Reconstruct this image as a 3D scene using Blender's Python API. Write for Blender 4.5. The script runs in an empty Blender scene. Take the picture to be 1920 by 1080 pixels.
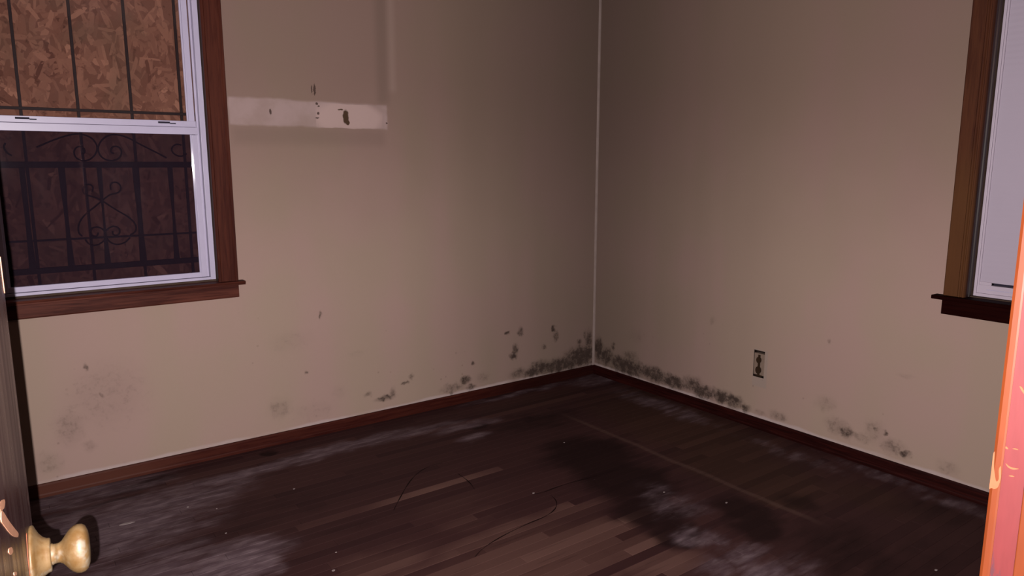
import bpy, bmesh, math, random
from mathutils import Vector, Matrix
random.seed(7)
S = bpy.context.scene
COL = S.collection

# ---------------------------------------------------------------- camera, light, exposure
CAM = Vector((-3.492, -3.778, 1.5))
PITCH, HEAD, FPX = math.atan(232/1359), math.radians(53.9), 1359.0
fh = Vector((math.cos(HEAD), math.sin(HEAD), 0)); up = Vector((0, 0, 1))
RGT = Vector((math.sin(HEAD), -math.cos(HEAD), 0))
FWD = fh*math.cos(PITCH) - up*math.sin(PITCH)
UPV = fh*math.sin(PITCH) + up*math.cos(PITCH)
cd = bpy.data.cameras.new('camera'); co = bpy.data.objects.new('camera', cd); COL.objects.link(co)
cd.sensor_width = 36; cd.lens = FPX/1920*36; cd.clip_start = 0.01; cd.clip_end = 50
m = Matrix((RGT, UPV, -FWD)).transposed().to_4x4(); m.translation = CAM
co.matrix_world = m
S.camera = co

W = bpy.data.worlds.new('night'); S.world = W; W.use_nodes = True
W.node_tree.nodes['Background'].inputs[0].default_value = (0.55, 0.42, 0.5, 1)
W.node_tree.nodes['Background'].inputs[1].default_value = 0.004

# the phone's flash: a small lamp next to the lens (a little left of it and below)
ld = bpy.data.lights.new('phone_flash', 'SPOT')
ld.energy = 740; ld.color = (1.0, 0.93, 0.93); ld.shadow_soft_size = 0.0018
ld.spot_size = math.radians(150); ld.spot_blend = 1.0
lo = bpy.data.objects.new('phone_flash', ld); COL.objects.link(lo)
ml = m.copy(); ml.translation = CAM - RGT*0.019 - UPV*0.017 + FWD*0.004
lo.matrix_world = ml

S.view_settings.view_transform = 'Standard'; S.view_settings.look = 'None'
S.view_settings.gamma = 1.0; S.view_settings.use_curve_mapping = False
S.view_settings.exposure = 0.0

# ---------------------------------------------------------------- measured marks (room coordinates, metres)
MOLD_L= [[-0.122, 0.144, 0.177, 0.087, 1.3], [-0.31, 0.108, 0.252, 0.066, 1.15], [-0.053, 0.244, 0.047, 0.103, 0.9], [-0.492, 0.119, 0.123, 0.057, 1.1], [-0.557, 0.1, 0.103, 0.038, 1.15], [-0.684, 0.115, 0.1, 0.041, 0.75], [-0.711, 0.285, 0.031, 0.044, 1.0], [-0.728, 0.24, 0.035, 0.026, 1.1], [-0.382, 0.386, 0.024, 0.026, 1.1], [-0.362, 0.327, 0.024, 0.042, 1.0], [-0.667, 0.399, 0.027, 0.036, 0.85], [-0.776, 0.403, 0.022, 0.018, 0.9], [-0.465, 0.266, 0.028, 0.023, 0.8], [-0.144, 0.249, 0.025, 0.023, 0.9], [-0.09, 0.296, 0.02, 0.047, 0.8], [-1.103, 0.142, 0.049, 0.032, 1.05], [-1.059, 0.091, 0.041, 0.021, 0.9], [-1.195, 0.109, 0.12, 0.035, 0.65], [-1.208, 0.083, 0.024, 0.024, 0.85], [-1.668, 0.135, 0.077, 0.023, 0.95], [-1.615, 0.151, 0.028, 0.039, 0.75], [-1.539, 0.203, 0.032, 0.013, 0.8], [-1.491, 0.235, 0.022, 0.02, 0.7], [-1.045, 0.244, 0.016, 0.014, 0.9], [-0.972, 0.143, 0.075, 0.043, 0.5], [-2.044, 0.685, 0.012, 0.027, 0.8], [-2.214, 0.559, 0.179, 0.088, 0.35], [-1.84, 0.429, 0.079, 0.037, 0.3], [-3.101, 0.43, 0.251, 0.23, 0.42], [-3.123, 0.429, 0.017, 0.031, 0.6], [-3.191, 0.199, 0.039, 0.036, 0.5], [-3.176, 0.572, 0.011, 0.02, 0.7], [-3.361, 0.15, 0.082, 0.075, 0.45], [-2.292, 0.199, 0.087, 0.077, 0.5], [-2.306, 0.193, 0.035, 0.042, 0.45], [-2.1, 0.144, 0.188, 0.092, 0.35], [-2.135, 0.372, 0.015, 0.015, 0.7], [-1.955, 0.225, 0.064, 0.062, 0.35], [-3.263, 0.307, 0.084, 0.126, 0.5], [-1.776, 0.175, 0.034, 0.019, 0.6]]
MOLD_R= [[-0.046, 0.186, 0.055, 0.102, 1.15], [-0.13, 0.153, 0.086, 0.078, 1.1], [-0.198, 0.237, 0.026, 0.031, 0.9], [-0.333, 0.121, 0.207, 0.075, 1.2], [-0.58, 0.127, 0.155, 0.058, 1.15], [-0.366, 0.204, 0.099, 0.045, 0.7], [-0.751, 0.118, 0.147, 0.053, 1.15], [-0.916, 0.138, 0.106, 0.061, 0.95], [-0.992, 0.113, 0.104, 0.051, 1.1], [-1.129, 0.121, 0.091, 0.046, 1.15], [-1.218, 0.115, 0.074, 0.052, 1.05], [-1.305, 0.097, 0.043, 0.032, 0.9], [-1.403, 0.092, 0.048, 0.025, 0.5], [-1.92, 0.134, 0.055, 0.039, 0.9], [-1.867, 0.152, 0.084, 0.062, 0.6], [-1.793, 0.257, 0.087, 0.063, 0.45], [-2.06, 0.189, 0.072, 0.071, 0.5], [-2.113, 0.194, 0.013, 0.013, 0.9], [-2.068, 0.199, 0.021, 0.022, 0.7], [-2.21, 0.121, 0.039, 0.019, 0.9], [-2.15, 0.134, 0.084, 0.054, 0.65], [-1.523, 0.111, 0.072, 0.037, 0.6], [-1.035, 0.575, 0.023, 0.032, 0.5], [-0.415, 0.356, 0.106, 0.066, 0.4], [-1.787, 0.593, 0.014, 0.014, 0.6], [-2.188, 0.503, 0.053, 0.021, 0.4], [-1.997, 0.135, 0.106, 0.039, 0.5], [-2.416, 0.112, 0.066, 0.05, 0.5]]
DUST= [[-3.224, -0.537, 0.46, 0.3, 1.15], [-2.976, -0.394, 0.42, 0.18, 1.0], [-2.838, -1.072, 0.22, 0.16, 1.25], [-2.784, -1.158, 0.12, 0.12, 1.3], [-3.256, -0.092, 0.4, 0.12, 0.9], [-3.121, -0.98, 0.3, 0.2, 0.9], [-2.406, -0.266, 0.5, 0.07, 1.0], [-2.596, -0.286, 0.4, 0.06, 1.0], [-2.053, -0.245, 0.45, 0.07, 0.9], [-1.678, -0.265, 0.4, 0.08, 0.75], [-1.346, -0.36, 0.25, 0.07, 0.8], [-1.396, -0.551, 0.12, 0.06, 0.9], [-1.207, -2.189, 0.1, 0.09, 0.88], [-1.246, -2.325, 0.11, 0.09, 0.92], [-1.376, -2.207, 0.12, 0.12, 0.48], [-1.236, -2.03, 0.09, 0.07, 0.68], [-1.114, -1.784, 0.16, 0.14, 0.51], [-1.08, -1.61, 0.14, 0.12, 0.37], [-1.287, -1.977, 0.1, 0.08, 0.54], [-1.133, -2.385, 0.12, 0.1, 0.41], [-0.061, -2.135, 0.07, 0.25, 0.54], [-0.048, -2.256, 0.07, 0.2, 0.48], [-0.108, -2.517, 0.08, 0.2, 0.54], [-0.157, -0.844, 0.12, 0.5, 0.6], [-0.182, -1.717, 0.08, 0.4, 0.41], [-0.078, -0.125, 0.3, 0.12, 0.7], [-0.69, -0.057, 0.5, 0.05, 0.7]]
DARK= [[-2.614, -0.752, 0.5, 0.35, 0.5], [-2.477, -1.136, 0.4, 0.3, 0.4], [-1.046, -1.131, 0.3, 0.35, 1.2], [-1.118, -1.439, 0.25, 0.3, 1.3], [-1.238, -1.725, 0.22, 0.2, 1.1], [-1.323, -1.924, 0.14, 0.12, 1.2], [-0.976, -0.542, 0.5, 0.2, 0.7], [-0.983, -2.117, 0.16, 0.14, 1.2], [-0.917, -1.99, 0.15, 0.2, 1.0], [-0.636, -2.068, 0.15, 0.12, 0.8], [-3.019, -0.126, 0.16, 0.035, 1.4], [-3.091, -0.158, 0.16, 0.03, 1.2], [-2.954, -0.086, 0.08, 0.03, 1.2], [-2.378, -0.08, 0.07, 0.03, 1.4], [-3.272, -0.254, 0.4, 0.03, 0.8], [-0.257, -2.471, 0.2, 0.2, 0.6], [-0.879, -2.453, 0.35, 0.4, 0.7], [-2.796, -0.494, 0.2, 0.15, 0.45], [-2.873, -0.899, 0.25, 0.12, 0.5], [-0.75, -2.594, 0.3, 0.3, 0.6], [-1.268, -0.439, 0.1, 0.05, 1.0]]
WORN= [[-1.887, -1.718, 0.5, 0.28, 1.2], [-1.549, -1.812, 0.22, 0.3, 1.1], [-2.149, -1.666, 0.5, 0.2, 0.9], [-2.424, -1.42, 0.35, 0.14, 0.7], [-1.873, -1.101, 0.35, 0.22, 0.55], [-1.52, -1.55, 0.3, 0.12, 0.7], [-1.525, -2.076, 0.2, 0.2, 0.7], [-1.9, -1.362, 0.3, 0.1, 0.6], [-1.935, -1.845, 0.6, 0.2, 1.2]]
OLIVE= [[-0.33, -1.122, 0.4, 0.8, 1.0], [-0.536, -1.711, 0.3, 0.5, 1.0], [-0.647, -1.994, 0.15, 0.12, 1.3], [-0.735, -0.231, 0.6, 0.2, 0.5], [-0.139, -0.598, 0.35, 0.3, 0.7], [-0.351, -2.211, 0.2, 0.3, 0.6]]
SCUFF= [[[-2.158, -1.066], [-2.116, -1.015], [-2.066, -0.959], [-1.999, -0.884], [-1.939, -0.826], [-1.873, -0.775], [-1.795, -0.744], [-1.721, -0.749]], [[-1.727, -0.904], [-1.728, -0.964], [-1.736, -1.033], [-1.757, -1.103]], [[-1.563, -1.3], [-1.529, -1.317], [-1.444, -1.31], [-1.345, -1.31], [-1.223, -1.326], [-1.047, -1.33]], [[-2.082, -1.599], [-2.02, -1.562], [-1.907, -1.53], [-1.768, -1.51], [-1.664, -1.505], [-1.603, -1.489], [-1.556, -1.461], [-1.518, -1.412], [-1.506, -1.355]]]
SPECK= [[-2.438, -0.599], [-2.502, -1.25], [-2.561, -1.366], [-1.044, -0.905], [-1.559, -1.295], [-2.783, -0.592], [-3.127, -0.508], [-2.883, -0.5], [-2.809, -0.84], [-1.063, -1.644], [-0.917, -1.883], [-0.734, -2.694]]
SCROLL= [[[-3.265, 1.575], [-3.201, 1.607], [-3.137, 1.632], [-3.09, 1.64], [-3.048, 1.624], [-3.029, 1.598], [-3.025, 1.569], [-3.041, 1.537], [-3.068, 1.517], [-3.094, 1.515], [-3.117, 1.529], [-3.123, 1.551], [-3.117, 1.57], [-3.101, 1.582], [-3.086, 1.58], [-3.077, 1.566], [-3.08, 1.551], [-3.091, 1.549]], [[-2.731, 1.531], [-2.782, 1.561], [-2.847, 1.596], [-2.897, 1.628], [-2.948, 1.641], [-2.984, 1.631], [-3.013, 1.603], [-3.025, 1.569], [-3.018, 1.539], [-2.996, 1.52], [-2.965, 1.515], [-2.939, 1.527], [-2.926, 1.55], [-2.927, 1.572], [-2.944, 1.585], [-2.962, 1.582], [-2.972, 1.567], [-2.969, 1.552], [-2.958, 1.552]], [[-2.636, 1.552], [-2.662, 1.537], [-2.689, 1.544], [-2.705, 1.562], [-2.703, 1.583], [-2.682, 1.599], [-2.658, 1.594]], [[-3.36, 1.537], [-3.378, 1.551], [-3.387, 1.574], [-3.378, 1.592]], [[-2.985, 1.38], [-2.988, 1.403], [-2.971, 1.418], [-2.951, 1.412], [-2.941, 1.392], [-2.947, 1.372], [-2.966, 1.362], [-2.987, 1.36], [-3.008, 1.346], [-3.027, 1.331], [-3.053, 1.307], [-3.091, 1.278], [-3.119, 1.249], [-3.135, 1.215], [-3.136, 1.183], [-3.122, 1.167]], [[-3.065, 1.372], [-3.057, 1.394], [-3.071, 1.409], [-3.091, 1.404], [-3.103, 1.385], [-3.099, 1.365], [-3.08, 1.355], [-3.054, 1.347], [-3.027, 1.331], [-3.0, 1.308], [-2.962, 1.278], [-2.923, 1.251], [-2.897, 1.222], [-2.89, 1.193], [-2.901, 1.17], [-2.921, 1.163]], [[-3.021, 1.189], [-3.004, 1.204], [-2.983, 1.208], [-2.966, 1.197], [-2.963, 1.176], [-2.978, 1.161], [-2.996, 1.168], [-2.994, 1.185]], [[-3.024, 1.179], [-3.038, 1.2], [-3.06, 1.209], [-3.08, 1.203], [-3.09, 1.183], [-3.081, 1.165], [-3.061, 1.164], [-3.055, 1.181]], [[-3.111, 1.151], [-3.099, 1.128], [-3.074, 1.119], [-3.046, 1.13], [-3.026, 1.151]], [[-3.024, 1.154], [-3.006, 1.127], [-2.975, 1.117], [-2.942, 1.128], [-2.922, 1.15]]]

ALB = .62   # one common scale on every paint and wood colour below
# ---------------------------------------------------------------- node helper
class NT:
    def __init__(s, name, rough=0.6, spec=0.3):
        s.m = bpy.data.materials.new(name); s.m.use_nodes = True
        s.t = s.m.node_tree; s.b = s.t.nodes['Principled BSDF']
        s.b.inputs['Roughness'].default_value = rough
        s.b.inputs['Specular IOR Level'].default_value = spec*.5
        s._g = None
    def n(s, typ, **k):
        x = s.t.nodes.new(typ)
        for a, b in k.items(): setattr(x, a, b)
        return x
    def put(s, sock, v):
        if isinstance(v, bpy.types.NodeSocket): s.t.links.new(v, sock)
        elif v is not None:
            if isinstance(v, (tuple, list)) and len(v) == 3 and sock.type == 'RGBA': v = (*v, 1)
            sock.default_value = v
    @property
    def pos(s):
        if s._g is None: s._g = s.n('ShaderNodeNewGeometry')
        return s._g.outputs['Position']
    def m2(s, op, a, b=None, c=None, clamp=False):
        x = s.n('ShaderNodeMath', operation=op, use_clamp=clamp)
        for i, v in enumerate((a, b, c)):
            if v is not None: s.put(x.inputs[i], v)
        return x.outputs[0]
    def mapped(s, v, loc=(0,0,0), rot=(0,0,0), scl=(1,1,1), typ='POINT'):
        x = s.n('ShaderNodeMapping', vector_type=typ); s.put(x.inputs['Vector'], v)
        x.inputs['Location'].default_value = loc; x.inputs['Rotation'].default_value = rot; x.inputs['Scale'].default_value = scl
        return x.outputs[0]
    def noise(s, v, scale, detail=3, rough=0.5, dist=0.0):
        x = s.n('ShaderNodeTexNoise'); s.put(x.inputs['Vector'], v)
        x.inputs['Scale'].default_value = scale; x.inputs['Detail'].default_value = detail
        x.inputs['Roughness'].default_value = rough; x.inputs['Distortion'].default_value = dist
        return x.outputs['Fac']
    def ncol(s, v, scale, detail=3):
        x = s.n('ShaderNodeTexNoise'); s.put(x.inputs['Vector'], v)
        x.inputs['Scale'].default_value = scale; x.inputs['Detail'].default_value = detail
        return x.outputs['Color']
    def step(s, v, a, b, lo=0.0, hi=1.0):
        x = s.n('ShaderNodeMapRange', interpolation_type='SMOOTHSTEP'); s.put(x.inputs[0], v)
        for i, q in enumerate((a, b, lo, hi)): x.inputs[i+1].default_value = q
        return x.outputs[0]
    def mix(s, f, a, b, mode='MIX'):
        x = s.n('ShaderNodeMix', data_type='RGBA', blend_type=mode)
        s.put(x.inputs[0], f); s.put(x.inputs[6], a); s.put(x.inputs[7], b)
        return x.outputs[2]
    def sep(s, v):
        x = s.n('ShaderNodeSeparateXYZ'); s.put(x.inputs[0], v); return x.outputs
    def warp(s, v, scale, amt):
        c = s.ncol(v, scale, 2)
        a = s.n('ShaderNodeVectorMath', operation='SUBTRACT'); s.put(a.inputs[0], c); a.inputs[1].default_value = (.5,.5,.5)
        b = s.n('ShaderNodeVectorMath', operation='MULTIPLY_ADD'); s.put(b.inputs[0], a.outputs[0]); b.inputs[1].default_value = (amt,)*3; s.put(b.inputs[2], v)
        return b.outputs[0]
    def blobs(s, v, lst, kind, grow=1.0):
        """soft-max of elliptical patches; kind says which room axes (x/z, y/z or x/y) they lie in"""
        acc = None
        for a, b, ra, rb, st in lst:
            ra = max(ra, .004)*grow; rb = max(rb, .004)*grow
            loc, sc = {'xz': ((a,0,b),(ra,1e3,rb)), 'yz': ((0,a,b),(1e3,ra,rb)), 'xy': ((a,b,0),(ra,rb,1e3))}[kind]
            p = s.mapped(v, loc=loc, scl=sc, typ='TEXTURE')
            l = s.n('ShaderNodeVectorMath', operation='LENGTH'); s.put(l.inputs[0], p)
            q = s.m2('MULTIPLY_ADD', l.outputs['Value'], -st, st*1.35, clamp=False)
            q = s.m2('MINIMUM', q, st)
            acc = q if acc is None else s.m2('MAXIMUM', acc, q)
        return s.m2('MAXIMUM', acc, 0.0)
    def box(s, u, v, u0, u1, v0, v1, e=.006):
        a = s.m2('MULTIPLY', s.step(u, u0-e, u0+e), s.step(u, u1-e, u1+e, 1, 0))
        b = s.m2('MULTIPLY', s.step(v, v0-e, v0+e), s.step(v, v1-e, v1+e, 1, 0))
        return s.m2('MULTIPLY', a, b)
    def bump(s, h, strength=.2, dist=.002):
        x = s.n('ShaderNodeBump'); x.inputs['Strength'].default_value = strength; x.inputs['Distance'].default_value = dist
        s.put(x.inputs['Height'], h); s.t.links.new(x.outputs[0], s.b.inputs['Normal'])
    def col(s, c):
        x = s.n('ShaderNodeVectorMath', operation='SCALE'); s.put(x.inputs[0], c[:3] if isinstance(c, tuple) else c)
        x.inputs['Scale'].default_value = ALB; s.t.links.new(x.outputs[0], s.b.inputs['Base Color'])

# ---------------------------------------------------------------- materials
def wall_mat(name, kind, marks):
    k = NT(name, .75, .12)
    P = k.pos; X, Y, Z = k.sep(P)
    U = X if kind == 'xz' else Y
    streak = k.noise(k.mapped(P, scl=(2.6, 2.6, .35)), 1.0, 2)
    blot = k.noise(k.mapped(P, loc=(3, 7, 1)), 1.7, 3)
    c = k.mix(k.step(k.m2('ADD', streak, k.m2('MULTIPLY', blot, .8)), .72, 1.05), WALL_PINK, WALL_OLIVE)
    # wall turns darker towards the top, with a soft ragged edge
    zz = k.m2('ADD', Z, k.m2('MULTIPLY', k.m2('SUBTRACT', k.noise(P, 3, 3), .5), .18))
    c = k.mix(k.step(zz, .70, 2.05, 0, TOP_TINT), c, (.135, .080, .060))
    # soot along the room corner, strengthened to paint in the flash falloff
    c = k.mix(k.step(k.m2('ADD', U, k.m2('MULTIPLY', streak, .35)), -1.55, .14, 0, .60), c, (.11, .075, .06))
    if kind == 'xz':
        # cleaner/darker border where something tall stood, and the bare strip
        c = k.mix(k.m2('MULTIPLY', k.box(U, Z, -1.66, -1.59, 1.83, 2.8, .03), .30), c, (.12, .085, .065))
        c = k.mix(k.m2('MULTIPLY', k.box(U, Z, -1.585, -1.545, 1.90, 2.8, .022), .16), c, (.5, .37, .32))
        w = k.warp(P, 10, .020); wu, _, wz = k.sep(w)
        top = k.m2('MULTIPLY_ADD', wu, .004, 1.834)
        d = k.m2('MULTIPLY', k.box(wu, wz, -2.46, -1.604, 1.694, 1.826, .008), k.step(k.noise(P, 8, 4), .3, .6, .5, .85))
        c = k.mix(d, c, (.43, .31, .295))
        d2 = k.m2('MULTIPLY', k.blobs(w, [(-1.83, 1.745, .19, .085, 1.0)], 'xz'), k.box(wu, wz, -2.02, -1.63, 1.692, 1.822, .004))
        c = k.mix(k.step(d2, .1, .5, 0, .9), c, (.50, .355, .325))
        c = k.mix(k.m2('MULTIPLY', k.box(wu, wz, -2.45, -1.62, 1.60, 1.685, .03), .2), c, (.13, .09, .075))
        hole = k.blobs(k.warp(P, 60, .012), [(-1.85, 1.752, .018, .040, 1), (-1.84, 1.722, .012, .016, 1), (-1.878, 1.790, .018, .004, .8)], 'xz')
        c = k.mix(k.step(hole, .25, .6), c, (.075, .042, .025))
        sp = k.blobs(k.warp(P, 90, .012), [(-2.256,1.764,.006,.018,.8), (-2.018,1.885,.007,.034,.9), (-2.034,1.885,.005,.03,.6), (-2.009,1.815,.008,.008,.8),
              (-2.000,1.802,.007,.005,.9), (-2.004,1.765,.008,.008,.9), (-2.01,1.742,.014,.006,.6), (-1.607,1.727,.005,.005,1)], 'xz')
        c = k.mix(k.step(sp, .25, .6, 0, .9), c, (.06, .035, .028))
    else:
        # unpainted rectangle round the bare outlet
        c = k.mix(k.box(U, Z, -1.432, -1.340, .245, .462, .004), c, (.36, .27, .225))
    # pale unpainted line just above the baseboard
    line = k.m2('MULTIPLY', k.step(k.m2('ADD', Z, k.m2('MULTIPLY', k.noise(P, 6, 2), .03)), .085, .100, 1, 0), k.step(k.noise(P, 2.3, 2), .38, .55, .25, .9))
    c = k.mix(line, c, (.50, .39, .37))
    # mould: patches broken up by a fine noise
    w = k.warp(P, 22, .05)
    b = k.blobs(w, marks, kind, 1.05)
    nz = k.m2('ADD', k.m2('MULTIPLY', k.noise(P, 26, 5, .65), 1.4), k.m2('MULTIPLY', k.noise(k.mapped(P, loc=(9, 9, 9)), 95, 3, .6), .5))
    mk = k.m2('SUBTRACT', k.m2('ADD', nz, k.m2('MULTIPLY', b, .40)), 1.00)
    mk = k.m2('MULTIPLY', k.step(mk, .06, .50), k.step(b, .10, 1.0))
    c = k.mix(k.m2('MULTIPLY', k.step(b, .15, 1.15), .62), c, (.115, .078, .060))
    c = k.mix(k.m2('MULTIPLY', mk, .90), c, (.050, .032, .026))
    # sparse fly-specks everywhere low down
    v = k.n('ShaderNodeTexVoronoi'); k.put(v.inputs['Vector'], P); v.inputs['Scale'].default_value = 16
    spk = k.m2('MULTIPLY', k.step(v.outputs['Distance'], .05, .12, 1, 0), k.step(k.noise(P, 2.2, 2), .5, .66, 0, .35))
    c = k.mix(k.m2('MULTIPLY', spk, k.step(Z, .9, .3)), c, (.12, .07, .055))
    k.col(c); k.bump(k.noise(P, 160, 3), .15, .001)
    return k.m

WALL_PINK = (.425, .285, .243); WALL_OLIVE = (.405, .292, .228); TOP_TINT = .56

def wood(name, c1, c2, axis='z', rough=.45, spec=.3, scale=1.0, stain=None):
    k = NT(name, rough, spec); P = k.pos
    sc = {'x': (.06,1,1), 'y': (1,.06,1), 'z': (1,1,.06)}[axis]
    g = k.noise(k.mapped(P, scl=tuple(q*90*scale for q in sc)), 1.0, 4, .6, .6)
    g2 = k.noise(k.mapped(P, scl=tuple(q*14*scale for q in sc)), 1.0, 2)
    f = k.step(k.m2('ADD', k.m2('MULTIPLY', g, .55), k.m2('MULTIPLY', g2, .45)), .36, .64)
    c = k.mix(f, c1, c2)
    if stain:
        for pts, kind, colr, amt in stain:
            c = k.mix(k.m2('MULTIPLY', k.step(k.blobs(k.warp(P, 9, .06), pts, kind), .1, .9), amt), c, colr)
    k.col(c); k.bump(g, .12, .0006)
    return k.m

def plain(name, c, rough=.6, spec=.3, metal=0.0, var=.15, scale=30, bump=.05):
    k = NT(name, rough, spec); n = k.noise(k.pos, scale, 4, .6)
    k.col(k.mix(n, tuple(q*(1-var) for q in c), tuple(min(1, q*(1+var)) for q in c)))
    k.b.inputs['Metallic'].default_value = metal
    k.bump(n, bump, .001)
    return k.m

def floor_mat():
    k = NT('aged_oak_strip', .62, .18); P = k.pos
    a = k.n('ShaderNodeAttribute'); a.attribute_name = 'tone'; T = a.outputs['Fac']
    w = k.warp(P, 5, .16); ws = k.warp(k.mapped(P, scl=(.35, 1, 1)), 24, .02)
    g = k.noise(k.mapped(P, scl=(3, 60, 60)), 1.0, 4, .6)
    c = k.mix(T, (.037, .0140, .0145), (.058, .0230, .0215))
    # olive-brown, least dirty finish beside the right wall
    c = k.mix(k.step(k.blobs(w, OLIVE, 'xy'), .15, .9, 0, .75), c, k.mix(T, (.038, .0165, .0110), (.066, .030, .0200)))
    # scrubbed boards where the varnish has worn off
    c = k.mix(k.step(k.m2('ADD', k.blobs(w, WORN, 'xy'), k.m2('MULTIPLY', T, .75)), .60, 1.45, 0, .95), c, k.mix(T, (.044, .0160, .0140), (.160, .082, .066)))
    # dark wet-looking stains
    dn = k.m2('ADD', k.blobs(w, DARK, 'xy'), k.m2('MULTIPLY', k.m2('SUBTRACT', k.noise(k.mapped(P, scl=(5, 16, 1)), 1, 4), .5), .8))
    c = k.mix(k.step(dn, .25, 1.0, 0, .80), c, (.0105, .0035, .0038))
    # grey dust and plaster film
    dz = k.blobs(w, DUST, 'xy')
    nn = k.m2('ADD', k.m2('ADD', k.m2('MULTIPLY', k.noise(k.mapped(P, scl=(4, 16, 1)), 1, 6, .62), 1.3), k.m2('MULTIPLY', k.noise(k.mapped(P, scl=(14, 34, 1)), 1, 4, .6), .5)), k.m2('MULTIPLY', dz, .62))
    dm = k.m2('MULTIPLY', k.step(nn, .86, 1.72), k.step(dz, .03, .5))
    c = k.mix(k.m2('MULTIPLY', dm, .9), c, k.mix(k.step(k.noise(k.mapped(P, scl=(12, 30, 1)), 1, 4), .35, .7), (.115, .074, .086), (.20, .140, .152)))
    # crumbs of plaster scattered in the film
    cr = k.m2('MULTIPLY', k.step(k.noise(P, 38, 5, .72), .60, .72), k.step(dz, .75, 1.3))
    c = k.mix(k.m2('MULTIPLY', cr, .6), c, (.30, .22, .235))
    # faint carpet line
    X, Y, Z = k.sep(k.warp(P, 4, .03))
    ln = k.m2('MULTIPLY', k.step(k.m2('ABSOLUTE', k.m2('ADD', X, .752)), .004, .026, 1, 0), k.m2('MULTIPLY', k.step(Y, -.45, -.8), k.step(Y, -2.3, -2.1)))
    c = k.mix(k.m2('MULTIPLY', ln, .45), c, (.11, .060, .048))
    c = k.mix(k.m2('MULTIPLY', k.step(g, .55, .75), .35), c, (.012, .005, .005))
    sp = k.n('ShaderNodeTexVoronoi'); k.put(sp.inputs['Vector'], P); sp.inputs['Scale'].default_value = 12
    c = k.mix(k.m2('MULTIPLY', k.step(sp.outputs['Distance'], .015, .04, 1, 0), .25), c, (.18, .13, .12))
    k.col(c); k.bump(g, .15, .0006)
    return k.m

def glass_mat(name, haze, tint):
    k = NT(name); t = k.t; t.nodes.remove(k.b)
    out = t.nodes['Material Output']
    tr = k.n('ShaderNodeBsdfTransparent'); tr.inputs[0].default_value = (*tint, 1)
    gl = k.n('ShaderNodeBsdfGlossy'); gl.inputs['Roughness'].default_value = .03
    df = k.n('ShaderNodeBsdfDiffuse'); df.inputs[0].default_value = (.37, .36, .41, 1)
    fr = k.n('ShaderNodeFresnel'); fr.inputs[0].default_value = 1.25
    m1 = k.n('ShaderNodeMixShader'); k.put(m1.inputs[0], fr.outputs[0]); k.put(m1.inputs[1], tr.outputs[0]); k.put(m1.inputs[2], gl.outputs[0])
    m2 = k.n('ShaderNodeMixShader')
    P = k.pos
    dirt = k.m2('MULTIPLY', k.step(k.noise(k.mapped(P, scl=(5, 5, 2)), 1, 5, .65), .45, .85), haze)
    if haze > .02:
        dirt = k.m2('ADD', dirt, k.m2('MULTIPLY', k.step(k.blobs(k.warp(P, 12, .02), [(-3.215, 1.42, .010, .24, 1), (-3.26, 1.56, .03, .03, .6)], 'xz'), .2, 1), .03))
    k.put(m2.inputs[0], dirt); k.put(m2.inputs[1], m1.outputs[0]); k.put(m2.inputs[2], df.outputs[0])
    t.links.new(m2.outputs[0], out.inputs['Surface'])
    return k.m

def screen_mat():
    k = NT('insect_screen_mesh'); t = k.t; t.nodes.remove(k.b)
    tr = k.n('ShaderNodeBsdfTransparent'); df = k.n('ShaderNodeBsdfDiffuse'); df.inputs[0].default_value = (.020, .014, .020, 1)
    mx = k.n('ShaderNodeMixShader'); mx.inputs[0].default_value = .33
    t.links.new(tr.outputs[0], mx.inputs[1]); t.links.new(df.outputs[0], mx.inputs[2])
    t.links.new(mx.outputs[0], t.nodes['Material Output'].inputs['Surface'])
    return k.m

def osb_mat():
    k = NT('strand_board', .8, .1)
    a = k.n('ShaderNodeAttribute'); a.attribute_name = 'tone'
    r = k.n('ShaderNodeValToRGB'); k.put(r.inputs[0], a.outputs['Fac'])
    e = r.color_ramp.elements; e[0].color = (.13, .052, .036, 1); e[1].color = (.46, .225, .145, 1)
    x = e.new(.35); x.color = (.235, .105, .070, 1); x = e.new(.8); x.color = (.33, .155, .102, 1)
    P = k.pos; c = r.outputs[0]
    c = k.mix(k.step(k.noise(P, 26, 4, .7), .58, .74, 0, .75), c, (.07, .028, .020))
    c = k.mix(k.step(k.noise(P, 5, 3), .45, .7, 0, .35), c, (.15, .10, .065))
    k.col(c); return k.m

def door_mat():
    k = NT('dark_varnished_door', .28, .45); P = k.pos
    g = k.noise(k.mapped(P, scl=(60, 60, 3)), 1, 4)
    c = k.mix(g, (.017, .0055, .0058), (.042, .0155, .0150))
    sc = k.step(k.noise(k.mapped(P, scl=(40, 40, 9)), 1, 5, .7), .66, .74)
    c = k.mix(k.m2('MULTIPLY', sc, .6), c, (.32, .20, .18))
    k.col(c); k.put(k.b.inputs['Roughness'], k.step(g, .3, .7, .22, .4)); k.bump(g, .1, .0006)
    return k.m

def paint_layers(name, base, under, rough, amt, scl=(30, 30, 6)):
    k = NT(name, rough, .4); P = k.pos
    n = k.noise(k.mapped(P, scl=scl), 1, 4, .6)
    c = k.mix(k.step(n, .35, .7), base, tuple(q*1.25 for q in base))
    c = k.mix(k.step(k.noise(k.mapped(P, loc=(4, 1, 2), scl=tuple(q*1.6 for q in scl)), 1, 5, .65), 1-amt, 1-amt+.06), c, under)
    k.col(c); k.bump(n, .3, .0008)
    return k.m

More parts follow.
